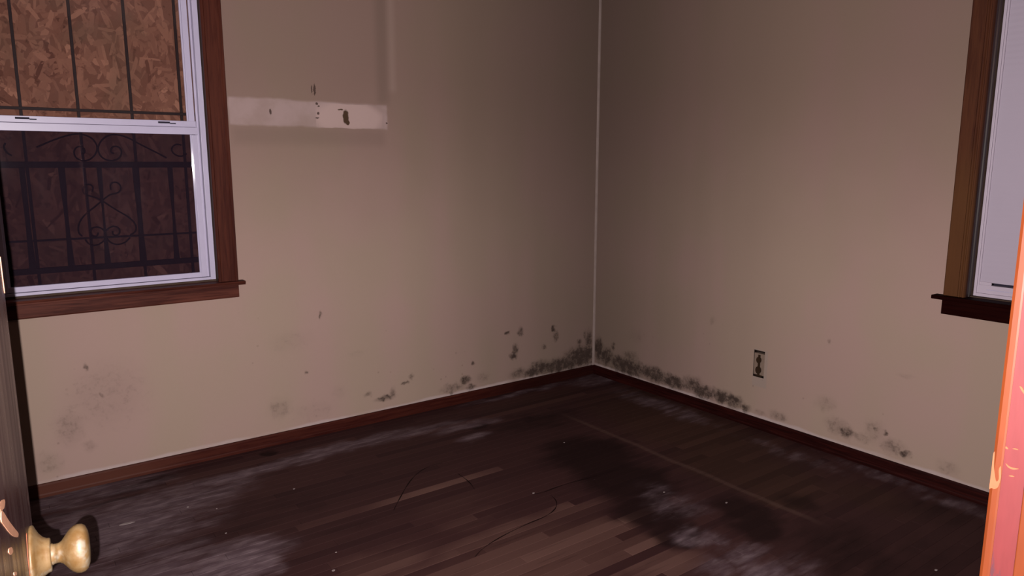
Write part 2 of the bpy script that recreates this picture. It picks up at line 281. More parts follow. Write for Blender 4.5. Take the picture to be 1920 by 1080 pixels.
M = {}
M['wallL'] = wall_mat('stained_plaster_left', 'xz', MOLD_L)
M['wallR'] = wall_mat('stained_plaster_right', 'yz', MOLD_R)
M['plaster'] = plain('dingy_plaster', (.36, .25, .20), .8, .1)
M['ceil'] = plain('ceiling_paint', (.35, .26, .22), .8, .1)
M['floor'] = floor_mat()
M['subfloor'] = plain('subfloor_dark', (.02, .012, .010), .9, .05)
M['casL'] = wood('cherry_stained_casing', (.048, .0105, .0070), (.092, .0235, .0135), 'z', .5, .12)
M['casLx'] = wood('cherry_stained_apron', (.046, .0105, .0075), (.120, .034, .022), 'x', .5, .12)
M['casR'] = wood('worn_walnut_casing', (.052, .0150, .0085), (.095, .031, .0145), 'z', .5, .2,
                 stain=[([(-2.36, 1.15, .10, .42, 1.0)], 'yz', (.115, .046, .0165), .75)])
M['casRd'] = wood('dark_moulding', (.014, .004, .003), (.045, .013, .009), 'z', .45, .25)
M['apR'] = wood('near_black_apron', (.0085, .0008, .0006), (.015, .002, .0015), 'y', .6, .03)
M['grime'] = plain('grimy_reveal', (.075, .048, .035), .8, .1, 0, .5, 25)
M['baseL'] = wood('baseboard_left_wood', (.036, .0062, .0045), (.070, .0165, .0105), 'x', .5, .12,
                  stain=[([(-3.3, .03, .5, .06, 1)], 'xz', (.105, .037, .024), .6), ([(-.1, .03, .9, .2, 1)], 'xz', (.015, .0035, .003), .75)])
M['baseR'] = wood('baseboard_right_wood', (.013, .0022, .002), (.036, .006, .0048), 'y', .5, .12)
M['vinyl'] = plain('painted_sash_white', (.56, .50, .66), .35, .5, 0, .08, 12)
M['gloss'] = plain('glossy_sash_bead', (.52, .47, .62), .055, .5, 0, .05, 12, 0)
M['vinyl2'] = plain('window_frame_white', (.56, .47, .55), .4, .4, 0, .1, 10)
M['shade'] = plain('shade_fabric', (.50, .425, .505), .85, .1, 0, .04, 4)
M['slot'] = plain('latch_and_gap_shadow', (.03, .025, .04), .7, .1)
M['bead'] = plain('corner_bead_paint', (.31, .235, .21), .6, .1, 0, .3, 12)
M['iron'] = plain('black_iron', (.022, .010, .010), .6, .25, 0, .3, 80, .3)
M['osb'] = osb_mat()
M['glassU'] = glass_mat('upper_pane', .015, (.97, .96, .97))
M['glassL'] = glass_mat('lower_pane_dirty', .010, (.93, .90, .95))
M['screen'] = screen_mat()
M['door'] = door_mat()
M['knob'] = None
M['jambO'] = paint_layers('orange_varnished_wood', (.060, .0108, .0018), (.095, .023, .0058), .45, .22)
M['jambP'] = paint_layers('pink_worn_paint', (.054, .0070, .0072), (.036, .009, .0120), .5, .42)
M['chip'] = plain('bare_wood_chip', (.135, .040, .017), .7, .2, 0, .2, 60)
M['chipGlint'] = plain('scratch_and_glint', (.42, .20, .12), .5, .3, 0, .2, 60)  # pale colour for painted flash glints on the door and its worn edge
M['rec'] = plain('receptacle_body', (.24, .170, .130), .6, .2, 0, .2, 60)
M['recD'] = plain('receptacle_face_brown', (.035, .019, .010), .5, .3)
M['steel'] = plain('box_steel', (.03, .018, .015), .6, .3, .3)
M['fleck'] = plain('pale_fleck', (.30, .24, .23), .8, .1, 0, .2, 200)
M['scuff'] = plain('dark_scuff', (.008, .003, .003), .6, .1)
def knob_mat():
    k = NT('paint_spattered_brass', .50, .4); P = k.pos
    n = k.noise(P, 55, 4, .6)
    c = k.mix(k.step(n, .35, .65), (.080, .041, .0125), (.108, .066, .029))
    c = k.mix(k.step(k.noise(k.mapped(P, loc=(3, 3, 3)), 32, 4, .6), .55, .68), c, (.125, .100, .070))
    k.col(c); k.b.inputs['Metallic'].default_value = .05; k.bump(n, .35, .0012)
    return k.m
M['knob'] = knob_mat()

# ---------------------------------------------------------------- mesh helpers
def link(name, me, mat, parent=None):
    o = bpy.data.objects.new(name, me); COL.objects.link(o)
    if mat and not me.materials: me.materials.append(mat)
    if parent: o.parent = parent
    return o
def from_bm(name, bm, mat, parent=None, smooth=False):
    bmesh.ops.recalc_face_normals(bm, faces=bm.faces)
    me = bpy.data.meshes.new(name); bm.to_mesh(me); bm.free()
    if smooth:
        for p in me.polygons: p.use_smooth = True
    return link(name, me, mat, parent)
def add_box(bm, x0, x1, y0, y1, z0, z1, bev=0):
    r = bmesh.ops.create_cube(bm, size=1)
    vs = r['verts']
    for v in vs:
        v.co = Vector(((x0+x1)/2+v.co.x*(x1-x0), (y0+y1)/2+v.co.y*(y1-y0), (z0+z1)/2+v.co.z*(z1-z0)))
    if bev:
        es = list({e for v in vs for e in v.link_edges})
        bmesh.ops.bevel(bm, geom=es, offset=bev, segments=2, affect='EDGES', profile=.6)
def box(name, x0, x1, y0, y1, z0, z1, mat, parent=None, bev=0):
    bm = bmesh.new(); add_box(bm, x0, x1, y0, y1, z0, z1, bev); return from_bm(name, bm, mat, parent)
def prism(name, prof, axis, a, b, mat, parent=None):
    """extrude closed 2D profile (the two other axes, in order) along axis from a to b"""
    bm = bmesh.new(); n = len(prof)
    def P(t, q):
        if axis == 'x': return (t, q[0], q[1])
        if axis == 'y': return (q[0], t, q[1])
        return (q[0], q[1], t)
    A = [bm.verts.new(P(a, q)) for q in prof]; B = [bm.verts.new(P(b, q)) for q in prof]
    for i in range(n): bm.faces.new((A[i], A[(i+1) % n], B[(i+1) % n], B[i]))
    bm.faces.new(A[::-1]); bm.faces.new(B)
    return from_bm(name, bm, mat, parent)
def tube(bm, pts, r, seg=6):
    rings = []
    for i, p in enumerate(pts):
        p = Vector(p); d = (Vector(pts[min(i+1, len(pts)-1)]) - Vector(pts[max(i-1, 0)])).normalized()
        a = d.cross(Vector((0, 1, 0))); a = a.normalized() if a.length > 1e-3 else Vector((1, 0, 0))
        b = d.cross(a).normalized()
        rings.append([bm.verts.new(p + (a*math.cos(t) + b*math.sin(t))*r) for t in [2*math.pi*j/seg for j in range(seg)]])
    for q, w in zip(rings, rings[1:]):
        for j in range(seg): bm.faces.new((q[j], q[(j+1) % seg], w[(j+1) % seg], w[j]))
    bm.faces.new(rings[0]); bm.faces.new(rings[-1][::-1])
def smoothpts(pts, it=2):
    for _ in range(it):
        q = [pts[0]]
        for a, b in zip(pts, pts[1:]):
            q += [tuple(.75*u+.25*v for u, v in zip(a, b)), tuple(.25*u+.75*v for u, v in zip(a, b))]
        pts = q + [pts[-1]]
    return pts
def holed_wall(name, u0, u1, v0, v1, holes, axis, w0, w1, mat):
    """slab wall in the u/z plane, thickness w0..w1 on the other axis, with rectangular openings"""
    us = sorted({u0, u1, *[h[0] for h in holes], *[h[1] for h in holes]})
    vs = sorted({v0, v1, *[h[2] for h in holes], *[h[3] for h in holes]})
    solid = lambda i, j: 0 <= i < len(us)-1 and 0 <= j < len(vs)-1 and not any(h[0]-1e-6 <= us[i] and us[i+1] <= h[1]+1e-6 and h[2]-1e-6 <= vs[j] and vs[j+1] <= h[3]+1e-6 for h in holes)
    bm = bmesh.new(); cache = {}
    def V(u, w, v):
        key = (u, w, v)
        if key not in cache: cache[key] = bm.verts.new((u, w, v) if axis == 'x' else (w, u, v))
        return cache[key]
    for i in range(len(us)-1):
        for j in range(len(vs)-1):
            if not solid(i, j): continue
            a, b, c, d = us[i], us[i+1], vs[j], vs[j+1]
            for w in (w0, w1): bm.faces.new((V(a, w, c), V(b, w, c), V(b, w, d), V(a, w, d)))
            if not solid(i-1, j): bm.faces.new((V(a, w0, c), V(a, w1, c), V(a, w1, d), V(a, w0, d)))
            if not solid(i+1, j): bm.faces.new((V(b, w0, c), V(b, w1, c), V(b, w1, d), V(b, w0, d)))
            if not solid(i, j-1): bm.faces.new((V(a, w0, c), V(b, w0, c), V(b, w1, c), V(a, w1, c)))
            if not solid(i, j+1): bm.faces.new((V(a, w0, d), V(b, w0, d), V(b, w1, d), V(a, w1, d)))
    return from_bm(name, bm, mat)
def empty(name, loc=(0, 0, 0)):
    o = bpy.data.objects.new(name, None); COL.objects.link(o); o.location = loc; o.empty_display_size = .05; return o
def tag(o, label=None, cat=None, group=None, kind=None):
    if label: o['label'] = label
    if cat: o['category'] = cat
    if group: o['group'] = group
    if kind: o['kind'] = kind
    return o
def settle(root, parts):
    """keep world positions when the root empty is not at the origin"""
    for p in parts: p.location = p.location - root.location

# ---------------------------------------------------------------- room shell
CEIL = 2.7
HL = (-3.50, -2.56, .905, 2.42); HR = (-3.34, -2.405, .905, 2.42)
OUT = (-1.4125, -1.3395, .300, .4565)
wl = holed_wall('wall_left', -3.8, 0.0, 0, CEIL, [HL], 'x', 0, .198, M['wallL']); tag(wl, 'stained tan plaster wall with the barred window', 'wall', kind='structure')
wr = holed_wall('wall_right', -3.66, .25, 0, CEIL, [HR, OUT], 'y', 0, .25, M['wallR']); tag(wr, 'stained tan plaster wall with the bare outlet and shaded window', 'wall', kind='structure')
wd = holed_wall('wall_near', -3.95, 0, 0, CEIL, [(-3.572, -2.726, 0, 2.06)], 'x', -3.66, -3.54, M['plaster']); tag(wd, 'plaster wall around the doorway the photo is taken from', 'wall', kind='structure')
ws = box('wall_side', -3.95, -3.8, -3.54, .25, 0, CEIL, M['plaster']); tag(ws, 'plaster wall behind the open door', 'wall', kind='structure')
ce = box('ceiling', -3.95, .25, -3.66, .25, CEIL, CEIL+.1, M['ceil']); tag(ce, 'plain ceiling above the room', 'ceiling', kind='structure')

# floor: base slab plus separate oak strips
fl = box('floor', -3.95, .25, -4.6, .25, -.10, -.019, M['subfloor']); tag(fl, 'dark worn and dusty strip wood floor', 'floor', kind='structure')
PW = .05
def plank_bm(bm, x0, x1, y0, y1, zt, tone, lay):
    g = .0004; c = .0005; x0 += g; x1 -= g; y0 += g; y1 -= g
    lo = [bm.verts.new(p) for p in ((x0, y0, -.019), (x1, y0, -.019), (x1, y1, -.019), (x0, y1, -.019))]
    mi = [bm.verts.new(p) for p in ((x0, y0, zt-c), (x1, y0, zt-c), (x1, y1, zt-c), (x0, y1, zt-c))]
    tp = [bm.verts.new(p) for p in ((x0+c, y0+c, zt), (x1-c, y0+c, zt), (x1-c, y1-c, zt), (x0+c, y1-c, zt))]
    fs = [bm.faces.new(tp)]
    for i in range(4):
        j = (i+1) % 4
        fs.append(bm.faces.new((lo[i], lo[j], mi[j], mi[i]))); fs.append(bm.faces.new((mi[i], mi[j], tp[j], tp[i])))
    for f in fs: f[lay] = tone
rest = bmesh.new(); rlay = rest.faces.layers.float.new('tone')
count = 0
y = 0.0; row = 0
while y > -4.6:
    y1 = y; y0 = y - PW
    xa = -3.8 if y0 > -3.54 else -3.95
    x = xa - random.uniform(0, .6)
    while x < 0:
        ln = random.choice((.38, .55, .75, .95, 1.1, 1.3)) * random.uniform(.85, 1.15)
        a, b = max(x, xa), min(x+ln, 0); x += ln
        if b - a < .02: continue
        tone = min(1, max(0, random.gauss(.42, .27))); zt = random.uniform(-.0003, .0001)
        if y0 > -2.86 and count < 300 and b > -3.5:
            bm = bmesh.new(); lay = bm.faces.layers.float.new('tone')
            plank_bm(bm, a, b, y0, y1, zt, tone, lay); from_bm('floor_plank', bm, M['floor'], fl); count += 1
        else:
            plank_bm(rest, a, b, y0, y1, zt, tone, rlay)
    y = y0; row += 1
o = from_bm('floor_plank_remainder', rest, M['floor'], fl); tag(o, kind='stuff')
for pts in SCUFF:
    pp = smoothpts([(a, b) for a, b in pts]); bm = bmesh.new(); prev = None
    for i, p in enumerate(pp):
        d = Vector(pp[min(i+1, len(pp)-1)]) - Vector(pp[max(i-1, 0)]); nrm = Vector((-d.y, d.x)).normalized() * (.0024 + .001*math.sin(i*.9))
        t = math.sin(math.pi*i/(len(pp)-1))**.4 if 0 < i < len(pp)-1 else .15
        cur = (bm.verts.new((p[0]+nrm.x*t, p[1]+nrm.y*t, .0004)), bm.verts.new((p[0]-nrm.x*t, p[1]-nrm.y*t, .0004)))
        if prev: bm.faces.new((prev[0], cur[0], cur[1], prev[1]))
        prev = cur
    from_bm('scuff_mark', bm, M['scuff'], fl)

# baseboards
H = .063
prof = [(0, 0), (-.016, 0), (-.016, .012), (-.013, .018), (-.012, H-.008), (-.008, H-.001), (0, H)]
b1 = prism('baseboard_left', prof, 'x', -3.8, -.0165, M['baseL']); tag(b1, 'red-brown wooden baseboard under the barred window wall', 'baseboard', kind='structure')
b2 = prism('baseboard_right', [(p[0], p[1]) for p in prof], 'y', -3.54, 0, M['baseR']); tag(b2, 'near-black wooden baseboard under the wall with the outlet', 'baseboard', kind='structure')
# corner bead
cb = prism('trim_1', [(-.0005, -.0005), (-.017, -.0005), (-.015, -.006), (-.006, -.008), (-.0005, -.008)], 'z', H, CEIL, M['bead']); tag(cb, 'pale vertical bead running down the room corner', 'trim', kind='structure')

# ---------------------------------------------------------------- left window
w1 = empty('window_1', (-3.03, 0, .9)); tag(w1, 'dark-cased sash window in the left wall, boarded and barred outside', 'window', kind='structure')
P1 = []
def add(o): P1.append(o); return o
cprof = [(0, 0), (0, -.018), (.004, -.021), (.012, -.021), (.016, -.0175), (.060, -.0175), (.066, -.021), (.078, -.021), (.082, -.024), (.093, -.024), (.095, -.021), (.095, 0)]
add(prism('casing', [(-2.567+p[0], p[1]) for p in cprof], 'z', .917, 2.50, M['casL'], w1))
add(prism('casing', [(-3.493-p[0], p[1]) for p in cprof], 'z', .917, 2.50, M['casL'], w1))
add(box('head_casing', -3.60, -2.46, -.022, 0, 2.50, 2.60, M['casLx'], w1, .002))
add(prism('stool', [(-.052, .906), (-.056, .912), (-.052, .918), (.03, .918), (.03, .900), (-.052, .900)], 'x', -3.62, -2.446, M['casLx'], w1))
add(prism('apron', [(0, .832), (-.014, .832), (-.018, .838), (-.018, .893), (-.014, .900), (0, .900)], 'x', -3.59, -2.472, M['casLx'], w1))
for a, b in ((-2.567, -2.560), (-3.50, -3.493)): add(box('reveal', a, b, 0, .06, .918, 2.42, M['grime'], w1))
add(box('sill_board', -3.493, -2.567, .03, .20, .905, .928, M['grime'], w1))
fr = add(empty('sash_frame')); fr.parent = w1
def sf(n, *a, mat='vinyl', bev=.0015): return box(n, *a, M[mat], fr, bev)
# outer aluminium frame
sf('frame_stile', -2.592, -2.5675, .030, .12, .928, 2.41); sf('frame_stile', -3.4925, -3.468, .030, .12, .928, 2.41)
sf('frame_sill', -3.468, -2.592, .030, .12, .928, .941); sf('frame_head', -3.468, -2.592, .030, .12, 2.38, 2.41)
# parting groove
sf('parting_strip', -2.602, -2.592, .060, .068, .941, 2.38); sf('parting_strip', -3.468, -3.458, .060, .068, .941, 2.38)
low = empty('lower_sash'); low.parent = w1; P1.append(low)
def lw(n, *a, bev=.0015): return box(n, *a, M['vinyl'], low, bev)
lw('stile', -2.630, -2.606, .040, .058, .943, 1.640); lw('stile', -3.454, -3.430, .040, .058, .943, 1.640)
lw('glazing_bead', -2.637, -2.630, .046, .056, .967, 1.640, bev=.001); lw('glazing_bead', -3.430, -3.423, .046, .056, .967, 1.640, bev=.001)
prism('slanted_bead', [(-2.6385, .0490), (-2.6385, .0463), (-2.6300, .0443), (-2.6300, .0490)], 'z', .967, 1.641, M['gloss'], low)
prism('slanted_bead', [(-3.4215, .0490), (-3.4215, .0463), (-3.4300, .0443), (-3.4300, .0490)], 'z', .967, 1.641, M['gloss'], low)
lw('bottom_rail', -3.430, -2.630, .040, .058, .943, .967)
lw('meeting_rail', -3.456, -2.604, .034, .060, 1.642, 1.676)
box('glass_pane', -3.430, -2.630, .0495, .0525, .967, 1.642, M['glassL'], low)
ups = empty('upper_sash'); ups.parent = w1; P1.append(ups)
def uw(n, *a, bev=.0015, mat='vinyl'): return box(n, *a, M[mat], ups, bev)
uw('stile', -2.632, -2.606, .070, .088, 1.678, 2.38); uw('stile', -3.454, -3.428, .070, .088, 1.678, 2.38)
uw('glazing_bead', -2.640, -2.632, .076, .086, 1.70, 2.36, bev=.001)
uw('bottom_rail', -3.454, -2.606, .050, .090, 1.678, 1.706); uw('top_rail', -3.428, -2.632, .070, .088, 2.352, 2.38)
box('glass_pane', -3.428, -2.632, .0785, .0815, 1.706, 2.352, M['glassU'], ups)
for a in (-3.337, -2.775):
    bm = bmesh.new(); add_box(bm, a, a+.052, .0485, .052, 1.692, 1.7005); add_box(bm, a+.052, a+.078, .0485, .052, 1.690, 1.695)
    from_bm('vent_latch', bm, M['slot'], ups)
add(box('insect_screen', -3.465, -2.595, .104, .1045, .942, 1.690, M['screen'], w1))
sc_ = add(empty('screen_frame')); sc_.parent = w1
for a in ((-2.602, -2.593, .099, .109, .942, 1.70), (-3.467, -3.458, .099, .109, .942, 1.70)): box('screen_stile', *a, M['vinyl'], sc_)
settle(w1, P1)

# ---------------------------------------------------------------- iron grille
gr = empty('window_grille', (-3.03, .15, .93)); tag(gr, 'black wrought iron security grille with scrolls behind the left window', 'grille')
G = []
def gbox(n, *a): o = box(n, *a, M['iron'], gr, .001); G.append(o)
for k in range(-2, 3):
    xx = -2.866 + .221*k
    if HL[0] < xx < HL[1]: gbox('grille_rod', xx-.0062, xx+.0062, .155, .164, .929, 2.419)
gbox('grille_rail', -3.499, -2.561, .146, .155, 1.7375, 1.7505)
gbox('grille_rail', -3.499, -2.561, .146, .155, 1.1525, 1.1615)
gbox('heavy_rail', -3.499, -2.561, .138, .155, 1.484, 1.512)
gbox('heavy_rail', -3.499, -2.561, .138, .155, 1.006, 1.032)
def baluster(xc, top, mid, bot):
    zs = [1.484, 1.40, 1.30, 1.22, 1.12, 1.032]; ws_ = [top, top*.85+mid*.15, mid*1.05, mid, (mid+bot)/2, bot]
    bm = bmesh.new(); rings = []
    for z, w in zip(zs, ws_):
        h = w/2; d = .005
        rings.append([bm.verts.new(p) for p in ((xc-h, .1465-d, z), (xc+h, .1465-d, z), (xc+h, .1465+d, z), (xc-h, .1465+d, z))])
    for q, r in zip(rings, rings[1:]):
        for j in range(4): bm.faces.new((q[j], q[(j+1) % 4], r[(j+1) % 4], r[j]))
    bm.faces.new(rings[0]); bm.faces.new(rings[-1][::-1])
    G.append(from_bm('baluster', bm, M['iron'], gr))
for xc, a, b, c in ((-3.479, .022, .014, .024), (-3.329, .022, .018, .028), (-3.178, .026, .015, .027), (-3.027, .020, .008, .026), (-2.873, .028, .019, .031), (-2.720, .022, .011, .026)):
    baluster(xc, a, b, c)
for pts in SCROLL:
    bm = bmesh.new(); tube(bm, [(a, .150, b) for a, b in smoothpts([tuple(p) for p in pts])], .0036)
    G.append(from_bm('scroll', bm, M['iron'], gr, True))
settle(gr, G)

# ---------------------------------------------------------------- strand board outside
bd = box('strand_board', -3.62, -2.44, .200, .211, .80, 2.54, M['osb']); tag(bd, 'brown strand board sheet covering the left window from outside', 'board')
bd.data.attributes.new('tone', 'FLOAT', 'FACE')
for d in bd.data.attributes['tone'].data: d.value = .2
vv, ff, tt = [], [], []
for i in range(1700):
    cx_, cz = random.uniform(-3.47, -2.59), random.uniform(.94, 2.39)
    L_, w_ = random.uniform(.03, .13), random.uniform(.010, .034)
    a = random.gauss(math.pi/2, .75); c_, s_ = math.cos(a), math.sin(a); yy = .1998 - .0012*i/1700
    b = len(vv)
    for u, v in ((-.5, -.35), (-.2, -.5), (.35, -.45), (.5, -.1), (.42, .4), (0, .5), (-.45, .35)):
        u = u*L_*random.uniform(.8, 1.15); v = v*w_*random.uniform(.7, 1.2)
        vv.append((min(-2.562, max(-3.498, cx_+u*c_-v*s_)), yy + random.uniform(-.0003, .0003), cz+u*s_+v*c_))
    ff.append(tuple(range(b, b+7))); tt.append(min(1, max(0, random.gauss(.45, .18))))
me = bpy.data.meshes.new('wood_strands'); me.from_pydata(vv, [], ff); me.update()
at = me.attributes.new('tone', 'FLOAT', 'FACE')
for i, t in enumerate(tt): at.data[i].value = t
o = link('wood_strands', me, M['osb'], bd); tag(o, kind='stuff')

# ---------------------------------------------------------------- right window
w2 = empty('window_2', (0, -2.87, .9)); tag(w2, 'dark-cased window in the right wall with a closed white shade', 'window', kind='structure')
P2 = []
def add2(o): P2.append(o); return o
cp2 = [(0, 0), (-.018, 0), (-.021, .004), (-.021, .010), (-.017, .014), (-.018, .058), (-.022, .062), (-.022, .068), (-.016, .071), (-.016, .075), (-.020, .078), (-.020, .083), (-.014, .086), (0, .087)]
add2(prism('casing', [(p[0], -2.321-p[1]) for p in cp2], 'z', .917, 2.50, M['casR'], w2))
add2(prism('casing', [(p[0], -3.424+p[1]) for p in cp2], 'z', .917, 2.50, M['casR'], w2))
add2(box('head_casing', -.022, 0, -3.43, -2.315, 2.50, 2.60, M['casR'], w2, .002))
add2(box('stool', -.052, .03, -3.46, -2.284, .900, .918, M['apR'], w2, .004))
add2(box('apron', -.018, 0, -3.42, -2.318, .831, .900, M['apR'], w2, .003))
for s, y0 in ((1, -2.405), (-1, -3.34)):
    # stepped stop moulding inside the opening
    pr = [(-.004, 0), (-.004, -.006), (.012, -.006), (.014, -.003), (.020, -.003), (.022, -.008), (.036, -.008), (.038, -.004), (.040, 0)]
    add2(prism('stop_moulding', [(p[0], y0 + s*p[1]) for p in pr], 'z', .918, 2.42, M['casRd'], w2))
    pr = [(.040, 0), (.040, -.007), (.075, -.007), (.075, 0)]
    add2(prism('reveal', [(p[0], y0 + s*p[1]) for p in pr], 'z', .918, 2.42, M['grime'], w2))
add2(box('sill_board', .03, .20, -3.333, -2.412, .905, .921, M['grime'], w2))
s2 = add2(empty('sash_frame')); s2.parent = w2
def v2(n, *a, mat='vinyl2', bev=.0015): return box(n, *a, M[mat], s2, bev)
v2('frame_stile', .060, .12, -2.423, -2.4125, .921, 2.41); v2('frame_stile', .058, .12, -3.3325, -3.321, .921, 2.41)
v2('frame_sill', .058, .12, -3.321, -2.424, .921, .935); v2('frame_head', .058, .12, -3.321, -2.424, 2.40, 2.41)
v2('sash_stile', .066, .10, -2.4305, -2.4232, .9352, 2.40, bev=.0006); v2('sash_stile', .066, .10, -3.3208, -3.3135, .9352, 2.40, bev=.0006)
v2('sash_bottom_rail', .066, .10, -3.3135, -2.4305, .9352, .972, bev=.0006)
v2('sash_groove', .0645, .067, -3.30, -2.462, .951, .954, mat='vinyl')
sh = add2(empty('gap_backing')); sh.parent = w2
bx_ = box('gap_shadow', .094, .100, -3.30, -2.478, .970, .986, M['slot'], sh)  # dark strip painting in the shadow of the gap below the shade
settle(w2, P2)
# pleated shade
bm = bmesh.new(); z = .984; prev = None; k = 0
box_v = []
while z < 2.395:
    xx = .072 + (.0012 if k % 2 else 0) * (0.35 if z < 1.9 else 1.0)
    cur = (bm.verts.new((xx, -2.4308, z)), bm.verts.new((xx, -3.3132, z)))
    if prev: bm.faces.new((prev[0], cur[0], cur[1], prev[1]))
    prev = cur; z += .0125; k += 1
shd = from_bm('window_shade', bm, M['shade']); so = shd.modifiers.new('t', 'SOLIDIFY'); so.thickness = .002; so.offset = 1
shd.parent = w2; shd.location = -w2.location; shd['label'] = 'closed pale lilac-white pleated shade'
box('bottom_bar', .0665, .074, -2.478, -2.4308, .972, .986, M['vinyl2'], shd, .001)
box('shade_pull', .064, .072, -2.640, -2.622, 1.60, 1.66, M['rec'], shd, .002)

# ---------------------------------------------------------------- bare outlet
oe = empty('wall_outlet', (0, -1.376, .30)); tag(oe, 'bare electrical outlet without cover plate set in the right wall', 'outlet')
OP = []
bm = bmesh.new()
add_box(bm, .003, .060, -1.4120, -1.4105, .3005, .456); add_box(bm, .003, .060, -1.3415, -1.3400, .3005, .456)
add_box(bm, .003, .060, -1.4105, -1.3415, .3005, .302); add_box(bm, .003, .060, -1.4105, -1.3415, .4545, .456); add_box(bm, .058, .060, -1.4105, -1.3415, .302, .4545)
OP.append(from_bm('outlet_box', bm, M['steel'], oe))
bm = bmesh.new(); add_box(bm, .002, .036, -1.4100, -1.3420, .312, .439, .003); OP.append(from_bm('plaster_ear', bm, M['rec'], oe))
for zc, r in ((.343, .0175), (.402, .0150)):
    bm = bmesh.new()
    bmesh.ops.create_cone(bm, cap_ends=True, segments=20, radius1=r, radius2=r*.92, depth=.010, matrix=Matrix.Translation((-.002, -1.377, zc)) @ Matrix.Rotation(math.pi/2, 4, 'Y') @ Matrix.Scale(1.25, 4, (1, 0, 0)))
    OP.append(from_bm('receptacle_face', bm, M['recD'], oe))
bm = bmesh.new(); add_box(bm, -.003, .004, -1.3835, -1.3705, .308, .432, .001); add_box(bm, -.001, .004, -1.398, -1.358, .306, .314, .001)
OP.append(from_bm('yoke_strap', bm, M['recD'], oe))
settle(oe, OP)

# ---------------------------------------------------------------- door, open into the room
ang = math.radians(6.0)
d = Vector((math.sin(ang), math.cos(ang), 0)); nn = Vector((math.cos(ang), -math.sin(ang), 0))
EDGE = Vector((-3.47923, -2.720, 0)); DW = .76
DM = Matrix(((d.x, nn.x, 0, EDGE.x - d.x*DW), (d.y, nn.y, 0, EDGE.y - d.y*DW), (0, 0, 1, 0), (0, 0, 0, 1)))
dr = empty('door_1'); dr.matrix_world = DM; tag(dr, 'dark varnished door standing open at the left edge with a yellowish knob', 'door', kind='structure')
def dbox(n, *a, mat='door', bev=.0015): return box(n, *a, M[mat], dr, bev)
# local axes: x from hinge to latch, y out of the visible face, z up
dbox('door_leaf', 0, DW, -.035, 0, .012, 2.035)
def lathe(name, prof, org, mat, parent, seg=40):
    bm = bmesh.new(); rings = []
    for t, r in prof:
        rings.append([bm.verts.new((org[0]+max(r, 1e-4)*math.cos(2*math.pi*j/seg), org[1]+t, org[2]+max(r, 1e-4)*math.sin(2*math.pi*j/seg))) for j in range(seg)])
    for q, w in zip(rings, rings[1:]):
        for j in range(seg): bm.faces.new((q[j], q[(j+1) % seg], w[(j+1) % seg], w[j]))
    bm.faces.new(rings[0]); bm.faces.new(rings[-1])
    return from_bm(name, bm, mat, parent, True)

KB = (DW-.050, 0, 1.0237)
kb = lathe('door_knob', [(.0255, .0120), (.029, .0122), (.032, .0140), (.035, .0180), (.0385, .0228), (.042, .0265), (.046, .0290), (.0505, .0300), (.055, .0292), (.0585, .0262), (.0610, .0195), (.0620, .010), (.0622, .0)], KB, M['knob'], dr)
lathe('rosette', [(0, .0395), (.0022, .0400), (.0036, .0390), (.0055, .0345), (.0085, .0285), (.0125, .0235), (.0165, .0210), (.0195, .0205), (.0205, .0190), (.0205, .0)], KB, M['knob'], kb)
lathe('knob_neck', [(.0200, .0128), (.0215, .0132), (.0235, .0120), (.0260, .0120)], KB, M['knob'], kb)
def rounded(pts, it=2):
    for _ in range(it):
        n = len(pts); q = []
        for i in range(n):
            a, c = pts[i], pts[(i+1) % n]
            q += [tuple(.8*u+.2*v for u, v in zip(a, c)), tuple(.2*u+.8*v for u, v in zip(a, c))]
        pts = q
    return pts
def chip(name, pts, mat, parent, th=.0006):  # outline for wear marks and for drawn-in glints
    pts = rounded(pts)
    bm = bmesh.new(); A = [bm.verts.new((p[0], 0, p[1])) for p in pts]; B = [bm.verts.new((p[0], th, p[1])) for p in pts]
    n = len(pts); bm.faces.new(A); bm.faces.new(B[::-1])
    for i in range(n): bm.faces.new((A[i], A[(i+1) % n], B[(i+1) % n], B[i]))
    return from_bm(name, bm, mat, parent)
for pts, mt in (  # pale strokes on the face are flash glints drawn as shapes; door edge is worn
    ([(.500,1.185),(.522,1.180),(.538,1.174),(.541,1.170),(.530,1.168),(.513,1.173),(.500,1.177)], 'chipGlint'),
    ([(.508,1.176),(.521,1.168),(.550,1.1455),(.592,1.1165),(.609,1.1055),(.611,1.1020),(.603,1.1025),(.574,1.117),(.543,1.136),(.514,1.157),(.499,1.168)], 'chipGlint'),
    ([(.528,1.127),(.55,1.117),(.554,1.11),(.536,1.115),(.521,1.125)], 'chipGlint'),
    ([(.54,1.095),(.559,1.085),(.56,1.081),(.54,1.09)], 'chipGlint'),
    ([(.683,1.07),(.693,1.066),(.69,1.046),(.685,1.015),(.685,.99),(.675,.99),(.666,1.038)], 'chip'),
    ([(.7595,1.391),(.7550,1.391),(.7540,1.374),(.7560,1.350),(.7590,1.345)], 'chipGlint')):
    chip('chip_glint_mark', pts, M[mt], dr)

